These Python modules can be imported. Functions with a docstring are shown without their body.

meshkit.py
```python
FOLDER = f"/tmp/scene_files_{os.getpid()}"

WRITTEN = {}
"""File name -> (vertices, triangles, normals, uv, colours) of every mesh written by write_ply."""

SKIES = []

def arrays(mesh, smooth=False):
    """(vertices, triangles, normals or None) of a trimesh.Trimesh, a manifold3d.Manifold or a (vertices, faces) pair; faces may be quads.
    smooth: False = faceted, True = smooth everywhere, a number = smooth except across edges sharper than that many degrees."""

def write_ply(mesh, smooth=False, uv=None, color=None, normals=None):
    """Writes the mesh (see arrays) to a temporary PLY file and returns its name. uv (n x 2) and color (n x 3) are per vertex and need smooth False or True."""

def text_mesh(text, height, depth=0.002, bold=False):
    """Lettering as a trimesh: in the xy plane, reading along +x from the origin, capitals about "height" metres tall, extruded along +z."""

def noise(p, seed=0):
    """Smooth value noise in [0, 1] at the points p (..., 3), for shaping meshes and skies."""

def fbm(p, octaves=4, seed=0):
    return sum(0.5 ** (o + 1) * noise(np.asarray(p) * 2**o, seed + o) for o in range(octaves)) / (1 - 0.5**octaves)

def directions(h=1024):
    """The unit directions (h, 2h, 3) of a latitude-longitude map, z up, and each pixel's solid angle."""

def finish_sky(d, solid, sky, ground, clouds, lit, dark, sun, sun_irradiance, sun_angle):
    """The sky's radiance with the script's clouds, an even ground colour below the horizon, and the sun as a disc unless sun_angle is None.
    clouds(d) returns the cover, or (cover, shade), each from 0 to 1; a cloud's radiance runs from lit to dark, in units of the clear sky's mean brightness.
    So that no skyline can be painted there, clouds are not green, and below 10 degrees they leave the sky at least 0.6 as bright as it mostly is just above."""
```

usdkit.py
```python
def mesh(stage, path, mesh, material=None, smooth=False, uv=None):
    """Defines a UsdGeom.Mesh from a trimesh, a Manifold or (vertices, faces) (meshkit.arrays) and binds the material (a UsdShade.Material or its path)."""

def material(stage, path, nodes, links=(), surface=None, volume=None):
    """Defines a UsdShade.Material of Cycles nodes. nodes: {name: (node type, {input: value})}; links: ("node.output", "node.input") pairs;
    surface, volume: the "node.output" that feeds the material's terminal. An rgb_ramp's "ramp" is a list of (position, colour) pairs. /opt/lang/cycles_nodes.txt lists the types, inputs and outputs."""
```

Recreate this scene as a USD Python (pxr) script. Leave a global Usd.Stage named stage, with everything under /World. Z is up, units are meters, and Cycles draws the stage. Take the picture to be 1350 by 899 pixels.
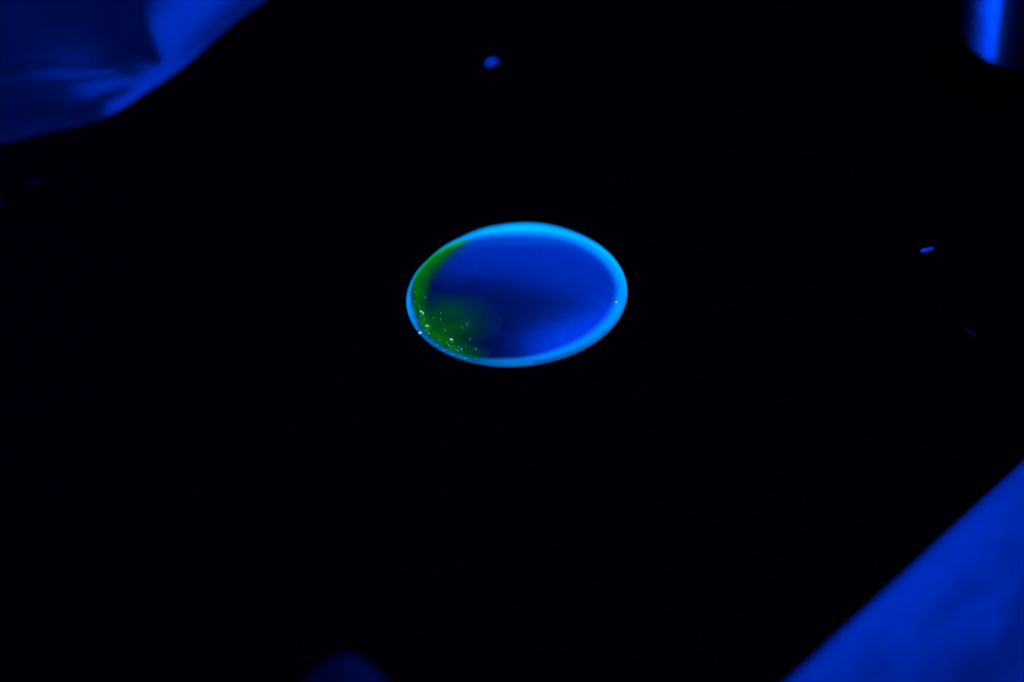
import math, random
import numpy as np, trimesh, usdkit, meshkit
from pxr import Usd, UsdGeom, UsdLux, UsdShade, Gf, Sdf

stage = Usd.Stage.CreateInMemory()
UsdGeom.SetStageUpAxis(stage, 'Z'); UsdGeom.SetStageMetersPerUnit(stage, 1.0)
W = UsdGeom.Xform.Define(stage, '/World'); stage.SetDefaultPrim(W.GetPrim())
UsdGeom.Scope.Define(stage, '/World/Looks')
MM = 0.001
random.seed(7); rng = np.random.default_rng(7)

# ------------------------------------------------------------------ camera
PITCH, DIST = math.radians(41.0), 0.400
cam = UsdGeom.Camera.Define(stage, '/World/camera')
eye = Gf.Vec3d(0, -DIST * math.cos(PITCH), DIST * math.sin(PITCH))
cam.AddTranslateOp().Set(eye)
cam.AddRotateXOp().Set(90.0 - math.degrees(PITCH))
cam.CreateFocalLengthAttr(125.0); cam.CreateHorizontalApertureAttr(36.0)
cam.CreateClippingRangeAttr(Gf.Vec2f(0.02, 20.0))
cam.CreateFocusDistanceAttr(0.3995); cam.CreateFStopAttr(10.5)
cam.CreateExposureAttr(0.0)

# ------------------------------------------------------------------ lamps: a dark room, only deep blue lamps
BLUE = Gf.Vec3f(0.0, 0.052, 1.0)
def lamp(name, az, el, dist, w, h, power, target=(0.6, 7.8, 1.0), color=BLUE, roll=0.0):
    """A soft box: az degrees clockwise from straight behind the lens (+y), el its height above the table, aimed at target (mm)."""
    a, e = math.radians(az), math.radians(el)
    t = Gf.Vec3d(*[c * MM for c in target])
    pos = t + Gf.Vec3d(math.sin(a) * math.cos(e), math.cos(a) * math.cos(e), math.sin(e)) * dist
    L = UsdLux.RectLight.Define(stage, '/World/' + name)
    m = Gf.Matrix4d().SetLookAt(pos, t, Gf.Vec3d(-math.sin(math.radians(roll)), 0, math.cos(math.radians(roll)))).GetInverse()
    L.AddTransformOp().Set(m)
    L.CreateWidthAttr(w); L.CreateHeightAttr(h); L.CreateIntensityAttr(power); L.CreateColorAttr(color)
    return L
lamp('back_lamp', 22, 27, 0.50, 0.58, 0.29, 3.2, roll=8)
lamp('top_lamp', 58, 56, 0.50, 0.50, 0.28, 8.8)
lamp('side_lamp', -97, 14, 0.36, 0.27, 0.12, 48.0, target=(64, 58, 15))

# ------------------------------------------------------------------ helpers
def mat(name, nodes, links=(), surface=None, volume=None):
    return usdkit.material(stage, '/World/Looks/' + name, nodes, links, surface, volume)
used = {}
def path_for(name, parent='/World'):
    k = (parent, name); used[k] = used.get(k, -1) + 1
    return f'{parent}/{name}' + (f'_{used[k]:03d}' if used[k] else '')
def tag(p, label=None, category=None, group=None, kind=None):
    for k, v in (('label', label), ('category', category), ('group', group), ('kind', kind)):
        if v: p.SetCustomDataByKey(k, v)
    return p
def obj(name, mesh, m, parent='/World', smooth=40):
    return usdkit.mesh(stage, path_for(name, str(parent)), mesh, m, smooth=smooth).GetPrim()
def thing(name):
    return UsdGeom.Xform.Define(stage, path_for(name)).GetPrim()
def tm(v, f):
    v = np.asarray(v, float) * MM
    m = trimesh.Trimesh(v, np.asarray(f), process=False)
    m.fix_normals()
    return m
def grid_faces(n, k, wrap=False):
    out = []
    for i in range(n if wrap else n - 1):
        for j in range(k - 1):
            a, b = i * k + j, ((i + 1) % n) * k + j
            out += [(a, b, b + 1), (a, b + 1, a + 1)]
    return out
def slab(poly, z0, z1, bevel=0.25):
    """A flat plate (mm) with its upper edge rounded over."""
    from shapely.geometry import Polygon
    P = Polygon(poly)
    rings = []
    n = len(poly)
    def ring(d, z):
        q = np.array(P.buffer(-d, join_style=2).exterior.coords)[:-1] if d else np.array(P.exterior.coords)[:-1]
        return np.c_[q, np.full(len(q), z)]
    rings = [ring(0, z0), ring(0, z1 - bevel), ring(bevel * .3, z1 - bevel * .3), ring(bevel, z1)]
    base = rings[0][0]
    for i in range(1, 4):
        k = np.argmin(np.linalg.norm(rings[i][:, :2] - rings[0][0, :2], axis=1)); rings[i] = np.roll(rings[i], -k, axis=0)
        if np.dot(rings[i][1, :2] - rings[i][0, :2], rings[0][1, :2] - rings[0][0, :2]) < 0: rings[i] = np.roll(rings[i][::-1], 1, axis=0)
    v = np.vstack(rings); f = []
    for r in range(3):
        for i in range(n):
            a, b, c, d = r * n + i, r * n + (i + 1) % n, (r + 1) * n + (i + 1) % n, (r + 1) * n + i
            f += [(a, b, c), (a, c, d)]
    for i in range(1, n - 1):
        f += [(3 * n, 3 * n + i, 3 * n + i + 1), (0, i + 1, i)]
    return tm(v, f)

# ------------------------------------------------------------------ materials
M = {}
M['board'] = mat('black_board', {'g': ('geometry', {}), 'n': ('noise_texture', {'scale': 900.0, 'detail': 3.0}),
    'r': ('rgb_ramp', {'ramp': [(0.3, (.0003, .0003, .00035)), (0.75, (.0007, .0007, .0008))]}),
    'p': ('principled_bsdf', {'roughness': 0.9, 'specular_ior_level': 0.0})},
    [('g.position', 'n.vector'), ('n.fac', 'r.fac'), ('r.color', 'p.base_color')], 'p.BSDF')
M['paper'] = mat('grey_paper', {'g': ('geometry', {}), 'n': ('noise_texture', {'scale': 60.0, 'detail': 5.0, 'roughness': .6}),
    'f': ('noise_texture', {'scale': 2500.0, 'detail': 2.0}),
    'r': ('rgb_ramp', {'ramp': [(0.3, (.135, .135, .135)), (0.7, (.185, .185, .185))]}),
    'b': ('bump', {'strength': .25, 'distance': .0003}),
    'p': ('principled_bsdf', {'roughness': 0.6, 'specular_ior_level': .12})},
    [('g.position', 'n.vector'), ('g.position', 'f.vector'), ('n.fac', 'r.fac'), ('r.color', 'p.base_color'), ('f.fac', 'b.height'), ('b.normal', 'p.normal')], 'p.BSDF')
M['steel'] = mat('turned_steel', {'p': ('principled_bsdf', {'base_color': (.55, .55, .57), 'metallic': 1.0, 'roughness': .2})}, (), 'p.BSDF')
M['film'] = mat('glossy_dark_film', {'g': ('geometry', {}), 'n': ('noise_texture', {'scale': 90.0, 'detail': 2.0}),
    'b': ('bump', {'strength': .15, 'distance': .0008}),
    'p': ('principled_bsdf', {'base_color': (.012, .012, .013), 'roughness': .28, 'ior': 1.6})},
    [('g.position', 'n.vector'), ('n.fac', 'b.height'), ('b.normal', 'p.normal')], 'p.BSDF')
def pane(name, ior, rough):
    f0 = ((ior - 1) / (ior + 1)) ** 2
    return mat(name, {'lw': ('layer_weight', {}), 'fr': ('rgb_ramp', {'ramp': [(c, (f0 + (1 - f0) * c ** 5,) * 3) for c in np.linspace(0, 1, 41)]}),
        't': ('transparent_bsdf', {}), 's': ('glossy_bsdf', {'color': (1, 1, 1), 'roughness': rough}), 'x': ('mix_closure', {})},
        [('lw.facing', 'fr.fac'), ('fr.color', 'x.fac'), ('t.BSDF', 'x.closure1'), ('s.BSDF', 'x.closure2')], 'x.closure')
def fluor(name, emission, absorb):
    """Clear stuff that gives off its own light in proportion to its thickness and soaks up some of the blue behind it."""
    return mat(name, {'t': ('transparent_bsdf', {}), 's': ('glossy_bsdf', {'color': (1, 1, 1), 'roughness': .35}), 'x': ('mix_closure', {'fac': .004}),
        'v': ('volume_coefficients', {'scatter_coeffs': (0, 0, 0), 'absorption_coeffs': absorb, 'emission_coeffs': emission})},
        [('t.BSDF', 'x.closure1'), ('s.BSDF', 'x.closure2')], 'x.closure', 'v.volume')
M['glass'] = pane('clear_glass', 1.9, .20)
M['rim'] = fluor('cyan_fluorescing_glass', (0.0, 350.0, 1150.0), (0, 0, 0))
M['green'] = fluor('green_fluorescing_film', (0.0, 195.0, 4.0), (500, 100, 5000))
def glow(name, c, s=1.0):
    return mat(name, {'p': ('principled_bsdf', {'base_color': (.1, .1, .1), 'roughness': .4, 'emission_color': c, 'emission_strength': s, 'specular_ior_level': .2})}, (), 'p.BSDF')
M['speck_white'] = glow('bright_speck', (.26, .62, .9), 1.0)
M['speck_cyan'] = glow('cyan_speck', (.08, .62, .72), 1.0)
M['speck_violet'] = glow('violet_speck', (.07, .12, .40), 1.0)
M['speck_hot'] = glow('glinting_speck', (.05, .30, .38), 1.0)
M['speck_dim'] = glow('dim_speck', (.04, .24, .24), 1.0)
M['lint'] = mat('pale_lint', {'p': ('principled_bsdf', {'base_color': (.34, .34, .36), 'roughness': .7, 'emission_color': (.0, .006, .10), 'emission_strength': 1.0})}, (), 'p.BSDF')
M['scrap'] = mat('matt_dark_film', {'p': ('principled_bsdf', {'base_color': (.004, .004, .005), 'specular_ior_level': .2, 'roughness': .5})}, (), 'p.BSDF')
M['lint_dark'] = mat('dark_lint', {'p': ('principled_bsdf', {'base_color': (.005, .005, .006), 'specular_ior_level': .08, 'roughness': .7})}, (), 'p.BSDF')

# ------------------------------------------------------------------ the setting: paper underneath, black board on it
nx = 260
gx, gy = np.meshgrid(np.linspace(-160, 160, nx), np.linspace(-160, 160, nx), indexing='ij')
pp = np.stack([gx / 16, gy / 16, 0 * gx], -1)
E0, E1 = np.array([27.3, -52.66]), np.array([55.5, -19.3])           # the board's straight edge
side = ((gx - E0[0]) * (E1 - E0)[1] - (gy - E0[1]) * (E1 - E0)[0]) / np.linalg.norm(E1 - E0)
sp = np.clip(side, 0, 60)
t5 = np.clip(side / 6, 0, 1)
gz = -.30 + .25 * t5 * t5 * (3 - 2 * t5) - .019 * np.clip(sp - 5, 0, 60) ** 2 + 8.0 * (meshkit.fbm(pp * 1.5 + .6 * meshkit.fbm(pp, 2, 8)[..., None], 4, 5) - .5) * np.clip((side - 1.5) / 12, 0, 1)
sheet = tm(np.c_[gx.ravel(), gy.ravel(), gz.ravel()], grid_faces(nx, nx))
tag(obj('paper_sheet', sheet, M['paper'], smooth=True), 'pale blue-lit paper sheet under the straight edge of the black board', 'paper', kind='structure')
d = E1 - E0; d /= np.linalg.norm(d); e0 = E0; nrm = np.array([-d[1], d[0]])
a, b = e0 - d * 60, e0 + d * 130
board = slab([tuple(a), tuple(b), tuple(b + nrm * 240), tuple(a + nrm * 240)], -.26, 0.0, .08)
tag(obj('black_board', board, M['board'], smooth=30), 'matt black board that everything stands on', 'board', kind='structure')

# ------------------------------------------------------------------ the round glass lens
C = np.array([0.57, 7.83]); RA, RB, ROT = 13.15, 12.30, math.radians(49.9)
def sm1(a_, b_, x):
    t = min(max((x - a_) / (b_ - a_), 0), 1); return t * t * (3 - 2 * t)
def outline(phi):
    """Outer edge of the lens in mm at the angle phi: nearly round, a little drawn out."""
    c, s = np.cos(phi - ROT), np.sin(phi - ROT)
    r = 1 / np.sqrt((c / RA) ** 2 + (s / RB) ** 2) - np.where(np.sin(phi) > 0, .80, .38) * np.sin(phi) ** 2
    return r
def keyed(phi, table):
    k = np.array(sorted((math.radians(p), w) for p, w in table)); x = np.r_[k[:, 0] - 2 * np.pi, k[:, 0], k[:, 0] + 2 * np.pi]
    y = np.tile(k[:, 1], 3); ph = np.mod(np.asarray(phi), 2 * np.pi)
    i = np.clip(np.searchsorted(x, ph) - 1, 0, len(x) - 2); t = (ph - x[i]) / (x[i + 1] - x[i]); t = t * t * (3 - 2 * t)
    return y[i] * (1 - t) + y[i + 1] * t
WIDTH = [(0, 1.7), (45, 1.95), (90, 2.3), (120, 1.5), (150, .6), (178, .8), (195, 1.0), (215, .6), (240, .9), (270, 1.35), (300, 1.6), (330, 1.7)]
HEIGHT = [(0, .55), (45, .85), (80, 1.2), (105, 1.0), (130, .5), (150, .10), (172, .16), (195, .5), (215, .13), (240, .16), (268, .42), (300, .5), (330, .5)]
lens = thing('glass_lens')
tag(lens, 'round clear glass lens with glowing cyan rim and green-tinged left side', 'lens')
N, K = 240, 20
phis = np.linspace(0, 2 * np.pi, N, endpoint=False)
RC = 62.0
def face_z(x, y):
    r2 = (x - C[0]) ** 2 + (y - C[1]) ** 2
    return 1.55 - r2 / (2 * RC)
WALL = .5
rv, KK = [], 0
for ph in phis:
    R, w, h = outline(ph), keyed(ph, WIDTH), keyed(ph, HEIGHT)
    prof = []
    for q in np.linspace(0, 1, 12):                       # over the top: a round shoulder, then a long taper onto the face
        x = R * 0 + q ** 1.6
        zz = h * math.sqrt(max(0, 1 - (1 - min(x / .22, 1)) ** 2)) * (1 - sm1(.25, 1.0, x)) if x > 0 else 0
        r = R - x * w
        low = face_z(C[0] + r, C[1]) + .045
        shoulder = sm1(0, .3, R - r)                      # where the edge rounds over
        prof.append((r, max(.06, low * shoulder) + zz * (1 - .2 * shoulder)))
    for q in np.linspace(1, 0, 8)[:-1]:                   # back underneath, over the face and down its edge
        r = R - max(q * w, .02)
        prof.append((r, .05 if R - r < WALL - .1 else face_z(C[0] + r, C[1]) + .02))
    KK = len(prof)
    rv += [(C[0] + r * math.cos(ph), C[1] + r * math.sin(ph), z) for r, z in prof]
rf = []
for i in range(N):
    for k in range(KK):
        a_, b_ = i * KK + k, ((i + 1) % N) * KK + k; c_, d_ = ((i + 1) % N) * KK + (k + 1) % KK, i * KK + (k + 1) % KK
        rf += [(a_, b_, c_), (a_, c_, d_)]
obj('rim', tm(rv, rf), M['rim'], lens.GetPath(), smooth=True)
# face: a convex cap inside the rim, closed underneath
rings = 40; fv = [(C[0], C[1], face_z(*C))]
for j in range(1, rings + 1):
    for ph in phis:
        r = (outline(ph) - WALL + .02) * j / rings
        x, y = C[0] + r * math.cos(ph), C[1] + r * math.sin(ph)
        fv.append((x, y, face_z(x, y)))
ff = [(0, 1 + i, 1 + (i + 1) % N) for i in range(N)]
for j in range(rings - 1):
    for i in range(N):
        a_, b_ = 1 + j * N + i, 1 + j * N + (i + 1) % N
        ff += [(a_, a_ + N, b_ + N), (a_, b_ + N, b_)]
last = 1 + (rings - 1) * N; base = len(fv)
for i in range(N): fv.append((fv[last + i][0], fv[last + i][1], .06))
for i in range(N):
    j = (i + 1) % N
    ff += [(last + i, base + i, base + j), (last + i, base + j, last + j)]
ff += [(base, base + i + 1, base + i) for i in range(1, N - 1)]
obj('face', tm(fv, ff), M['glass'], lens.GetPath(), smooth=40)

# green film drying on the left side of the face: thickest by the edge, running out to the right
n = 90
xs, ys = np.linspace(-12.6, -1.0, n), np.linspace(-5.6, 17.0, n)
X, Y = np.meshgrid(xs, ys, indexing='ij')
PH = np.arctan2(Y - C[1], X - C[0]); RR = np.hypot(X - C[0], Y - C[1]); EDGE = outline(PH) - RR      # mm in from the outer edge
deg = np.mod(np.degrees(PH), 360)
def sm(a_, b_, x): t = np.clip((x - a_) / (b_ - a_), 0, 1); return t * t * (3 - 2 * t)
reach = .9 + 2.1 * sm(90, 160, deg)                                                                                          # the crescent along the edge
inner = .45 * sm(165, 185, deg) * (1 - .8 * sm(200, 215, deg))                                                                       # left free along the very left edge
cres = sm(.12 + inner, .8 + inner, EDGE) * (1 - sm(.25 * reach, reach, EDGE)) * sm(78, 150, deg) * (1 - sm(225, 258, deg))
wx = 2.4 * (meshkit.fbm(np.stack([X / 3, Y / 3, 0 * X], -1), 3, 21) - .5); wy = 2.4 * (meshkit.fbm(np.stack([X / 3, Y / 3, 0 * X], -1), 3, 22) - .5)
lobe = .58 * np.exp(-(((X + 7.8 + wx) / 3.8) ** 2 + ((Y - 2.2 + wy) / 3.1) ** 2) ** .95) * sm(.4, 1.3, EDGE)
wave = .35 + 1.3 * meshkit.fbm(np.stack([X / 2.6, Y / 2.6, 0 * X], -1), 3, 3)
T = .36 * np.maximum(cres, lobe) * wave
from scipy import ndimage
ok = (T > .010) & (EDGE > .1)
lab_, _n = ndimage.label(ok); ok = lab_ == np.argmax(np.bincount(lab_.ravel())[1:]) + 1
idx = -np.ones(ok.shape, int); cells = [(i, j) for i in range(n - 1) for j in range(n - 1) if ok[i:i + 2, j:j + 2].all()]
gv, gf = [], []
bot = {}
def vid(i, j):
    if idx[i, j] < 0:
        idx[i, j] = len(gv) // 1
        top = max(face_z(X[i, j], Y[i, j]), 0) + .03
        gv.append((X[i, j], Y[i, j], top + T[i, j])); gv.append((X[i, j], Y[i, j], top))
    return idx[i, j]
count = {}
for i, j in cells:
    a_, b_, c_, d_ = vid(i, j), vid(i + 1, j), vid(i + 1, j + 1), vid(i, j + 1)
    gf += [(a_, b_, c_), (a_, c_, d_), (a_ + 1, c_ + 1, b_ + 1), (a_ + 1, d_ + 1, c_ + 1)]
    for e in ((a_, b_), (b_, c_), (c_, d_), (d_, a_)): count[tuple(sorted(e))] = count.get(tuple(sorted(e)), []) + [e]
for e in count.values():
    if len(e) == 1:
        p, q = e[0]; gf += [(p, p + 1, q + 1), (p, q + 1, q)]
tag(obj('green_film', tm(gv, gf), M['green'], lens.GetPath(), smooth=True), 'green glowing film on the left of the face')

# ------------------------------------------------------------------ specks on the lens
def speck(x, y, s, m, label, long=1.0, turn=0.0, group=None, flat=.6, dz=.22):
    g = trimesh.creation.icosphere(1, 1.0)
    v = np.array(g.vertices) * (1 + .25 * (rng.random((len(g.vertices), 1)) - .5))
    v *= [s * long, s, s * flat]
    c, sn = math.cos(turn), math.sin(turn); v = v @ np.array([[c, sn, 0], [-sn, c, 0], [0, 0, 1]])
    ph = math.atan2(y - C[1], x - C[0]); e = outline(ph) - math.hypot(x - C[0], y - C[1])
    z = max(face_z(x, y), keyed(ph, HEIGHT) * (1.1 if e < 1 else 0)) + dz
    p = thing('bright_speck'); UsdGeom.Xformable(p).AddTranslateOp().Set(Gf.Vec3d(x * MM, y * MM, z * MM))
    tag(p, label, 'speck', group)
    obj('grain', tm(v, g.faces), m, p.GetPath(), smooth=True)
big = [((-10.31, 4.29), .16, 'speck_white', 'pale blue speck, upper of a touching pair near the left rim', 1.2, .3),
       ((-10.08, 3.98), .16, 'speck_white', 'pale blue speck, lower of a touching pair near the left rim', 1.0, .0),
       ((-9.58, 1.86), .17, 'speck_cyan', 'elongated cyan speck on the green film', 1.9, -.1),
       ((-10.34, 0.93), .20, 'speck_white', 'large white-blue speck sitting on the lower left rim', 1.35, .5),
       ((-6.81, -0.61), .17, 'speck_white', 'oval white speck below the green film', 1.6, -.25),
       ((-4.05, -2.25), .14, 'speck_violet', 'lone violet speck farthest right of the lower left cluster', 1.0, 0),
       ((11.86, 5.91), .16, 'speck_white', 'lone pale speck on the inner side of the right rim', 1.1, .4)]
for (p, s, m, lab, lo, tu) in big: speck(*p, s * .82, M[m], lab, lo, tu)
small = [(-11.11, 7.76), (-10.01, 6.71), (-9.83, 6.48), (-11.08, 5.95), (-10.50, 5.26), (-10.30, 3.48), (-10.80, 2.89), (-10.60, 2.92), (-10.41, 2.54), (-10.14, 2.08), (-10.78, 1.62), (-9.74, 1.13), (-9.48, 1.14), (-9.33, 0.68),
         (-8.06, 3.64), (-8.05, 2.62), (-8.87, 3.05), (-7.51, 0.87), (-5.59, 1.14), (-5.10, 1.49), (-4.89, 1.82), (-7.33, -1.05), (-7.09, -1.41), (-6.08, -2.29), (-5.67, -2.20), (-5.95, -1.81), (-6.62, -2.85), (-5.74, -3.33), (-5.20, -3.52), (-4.68, -0.77), (-7.71, -1.88), (-6.88, -1.66), (-6.33, -2.05), (-7.60, -2.16), (-8.42, -1.24), (-8.86, -0.50)]
hot = {(-6.08, -2.29), (-5.67, -2.20), (-5.10, 1.49), (-7.33, -1.05), (-5.20, -3.52), (-9.33, 0.68)}
for q in small:
    X_, Y_ = q; ph = math.atan2(Y_ - C[1], X_ - C[0]); by_rim = outline(ph) - math.hypot(X_ - C[0], Y_ - C[1]) < 1.3
    lab = ('brighter tiny glint' if q in hot else 'tiny faint speck') + (' close along the lower left rim of the lens' if by_rim else ' scattered over the green part of the lens face')
    speck(X_, Y_, (.06 + .03 * rng.random()) + (.015 if q in hot else 0), M['speck_violet' if q == (-5.67, -2.20) else 'speck_hot' if q in hot else 'speck_dim'],
          'tiny violet glint close to the lower left rim among paler specks' if q == (-5.67, -2.20) else lab, 1 + .5 * rng.random(), rng.random() * 3, 'specks: ' + lab if q != (-5.67, -2.20) else None)
for k in range(16):                                                  # finer ones crowd along the lower left rim
    ph = math.radians(203 + 38 * (k + rng.random()) / 16); r = outline(ph) - .25 - 1.5 * rng.random() ** 1.5
    lab = 'tiny faint speck close along the lower left rim of the lens'
    speck(C[0] + r * math.cos(ph), C[1] + r * math.sin(ph), .045 + .025 * rng.random(), M['speck_hot' if k % 5 == 2 else 'speck_dim'], lab, 1 + .4 * rng.random(), rng.random() * 3, 'specks: ' + lab)
for q in ((11.95, 6.61), (12.29, 4.46)):
    speck(*q, .07, M['speck_hot'], 'tiny faint speck on the right rim of the glass lens', 1, 0, 'tiny specks on the right rim')

# ------------------------------------------------------------------ steel post at the right
post = thing('steel_post'); UsdGeom.Xformable(post).AddTranslateOp().Set(Gf.Vec3d(64.6 * MM, 58.4 * MM, .01 * MM))
tag(post, 'upright steel post with a bright vertical streak at the far right corner', 'post')
zg = np.arange(.3, 45, .075)                          # fine turning grooves, as a lathe leaves them
prof = np.array([(0, 0), (8.1, 0)] + [(8.3 - .036 * (1 + math.sin(2 * math.pi * z / .3)), z) for z in zg] + [(8.0, 45.2), (0, 45.2)]) * MM
obj('shaft', trimesh.creation.revolve(prof, sections=160), M['steel'], post.GetPath(), smooth=True)

# ------------------------------------------------------------------ crinkled film at the far left
edge = np.array([(-84, 31), (-70, 33.6), (-61.5, 36.0), (-56, 38.3), (-49.2, 41.3), (-45, 45.9), (-40.7, 51.3), (-37.3, 56.8), (-31.2, 65.7), (-22, 79)])
from scipy.interpolate import CubicSpline
s = np.r_[0, np.cumsum(np.linalg.norm(np.diff(edge, axis=0), axis=1))]
cs = CubicSpline(s, edge); nu, nv = 150, 90
u = np.linspace(0, s[-1], nu); v = np.linspace(0, 1, nv) ** 1.3 * 60
base_p = cs(u); tg = cs(u, 1); away = np.array([-.80, .60])
U, V = np.meshgrid(u, v, indexing='ij')
FX = base_p[:, 0][:, None] + away[0] * V; FY = base_p[:, 1][:, None] + away[1] * V
q = np.stack([FX / 24, FY / 24, 0 * FX], -1)
def sm2(a_, b_, x): t = np.clip((x - a_) / (b_ - a_), 0, 1); return t * t * (3 - 2 * t)
near = 1 - np.exp(-V / 6)
wq = np.stack([meshkit.fbm(q * 1.7, 2, 31), meshkit.fbm(q * 1.7, 2, 47)], -1) * 2
# one long soft fold runs from the edge into the corner, flatter cloth either side of it
ax, ay = FX + 38.6 + 5 * (wq[..., 0] - .5), FY - 54.0 + 5 * (wq[..., 1] - .5)
def lin(a_, b_, x):
    w_ = 7.0; f_ = lambda y: np.logaddexp(0, y / w_) * w_          # a straight ramp with softened ends
    return (f_(x - a_) - f_(x - b_)) / (b_ - a_)
TH, RAD = np.degrees(np.arctan2(ay, ax)), np.hypot(ax, ay)
TH = np.mod(TH + 90, 360) - 90
g = .10 * sm2(30, 88, TH) - .31 * lin(110, 178, TH) + .17 * lin(184, 240, TH)
rip = np.sin(TH / 7.0 + 3 * wq[..., 0]) * sm2(165, 185, TH) * .20 * sm2(3, 12, RAD)
FZ = .15 + .9 * (1 - np.exp(-V / 2.5)) + 7.5 * (1 - np.exp(-V / 16)) + 24 * (1 - np.exp(-RAD / 24)) * g * sm2(-2, 3, V) + rip + 1.2 * (meshkit.fbm(q, 2, 12) - .5) * near
FZ = .15 + np.logaddexp(0, (FZ - .15) / .25) * .25 - .25 * math.log(2) * np.exp(-V)
tag(obj('crinkled_film', tm(np.c_[FX.ravel(), FY.ravel(), FZ.ravel()], grid_faces(nu, nv)), M['film'], smooth=True), 'crinkled glossy sheet with soft folds lying in the far left corner', 'sheet')

# ------------------------------------------------------------------ small scrap at the near edge, lint on the board
th = np.linspace(0, 1, 40); hv = np.linspace(0, 1, 30)
SU, SV = np.meshgrid(th, hv, indexing='ij')
sx = -23.4 + 12.6 * SU + 1.5 * SV
sy = -81.7 + 25.6 * SV * (1 - .30 * np.abs(SU - .42) ** 1.5 * 2.2)
sz = .2 + 6.0 * SV ** 1.6 + 1.6 * np.sin(np.pi * SU) * SV
tag(obj('film_scrap', tm(np.c_[sx.ravel(), sy.ravel(), sz.ravel()], grid_faces(40, 30)), M['scrap'], smooth=True), 'dim rounded scrap of dark film cut off by the near edge', 'scrap')

def fibre(name, pts, r, m, label, cat, flat=1.0):
    pts = np.array(pts, float); tt = np.linspace(0, 1, 14); k = CubicSpline(np.linspace(0, 1, len(pts)), pts); P = k(tt)
    import manifold3d as m3
    rad = r * (0.75 + .25 * np.sin(np.pi * tt)) * (1 + .2 * (rng.random(14) - .5))
    tan = np.gradient(P, axis=0); tan /= np.linalg.norm(tan, axis=1)[:, None]
    A = np.cross(tan, [0, 0, 1.0]); A /= np.linalg.norm(A, axis=1)[:, None]; B = np.cross(A, tan)
    vv, K8 = [], 10
    for i in range(14):
        for k8 in range(K8):
            a8 = 2 * np.pi * k8 / K8; vv.append(P[i] + rad[i] * (math.cos(a8) * A[i] + flat * math.sin(a8) * B[i]))
    f8 = []
    for i in range(13):
        for k8 in range(K8):
            p0, p1 = i * K8 + k8, i * K8 + (k8 + 1) % K8
            f8 += [(p0, p1, p1 + K8), (p0, p1 + K8, p0 + K8)]
    vv += [P[0] - tan[0] * rad[0] * .5, P[-1] + tan[-1] * rad[-1] * .5]
    for k8 in range(K8):
        f8 += [(140, (k8 + 1) % K8, k8), (141, 130 + k8, 130 + (k8 + 1) % K8)]
    tag(obj(name, tm(vv, f8), m, smooth=True), label, cat)
fibre('lint_fleck', [(-2.9, 51.5, .40), (-2.35, 51.8, .5), (-1.85, 51.7, .40)], .38, M['lint'], 'round blue-lit lint fleck on the board behind the glass lens', 'lint')
fibre('lint_fibre', [(47.45, 15.6, .25), (48.1, 15.65, .3), (48.75, 16.0, .25)], .22, M['lint'], 'short bright curved fibre on the board right of the lens', 'lint')
fibre('lint_fibre', [(51.2, 1.9, .2), (51.8, 1.2, .2), (52.3, .4, .2)], .20, M['lint_dark'], 'short dim slanting fibre near the right edge of the board', 'lint')
fibre('lint_fleck', [(-61.0, 24.0, .7), (-60.4, 23.4, .8), (-60.2, 22.9, .7)], .8, M['lint_dark'], 'dim lint fleck at the left edge below the crinkled sheet', 'lint')
fibre('lint_fibre', [(-57.6, 27.9, .2), (-56.6, 28.4, .2), (-55.9, 29.0, .2)], .2, M['lint_dark'], 'very faint fibre on the board below the crinkled sheet', 'lint')
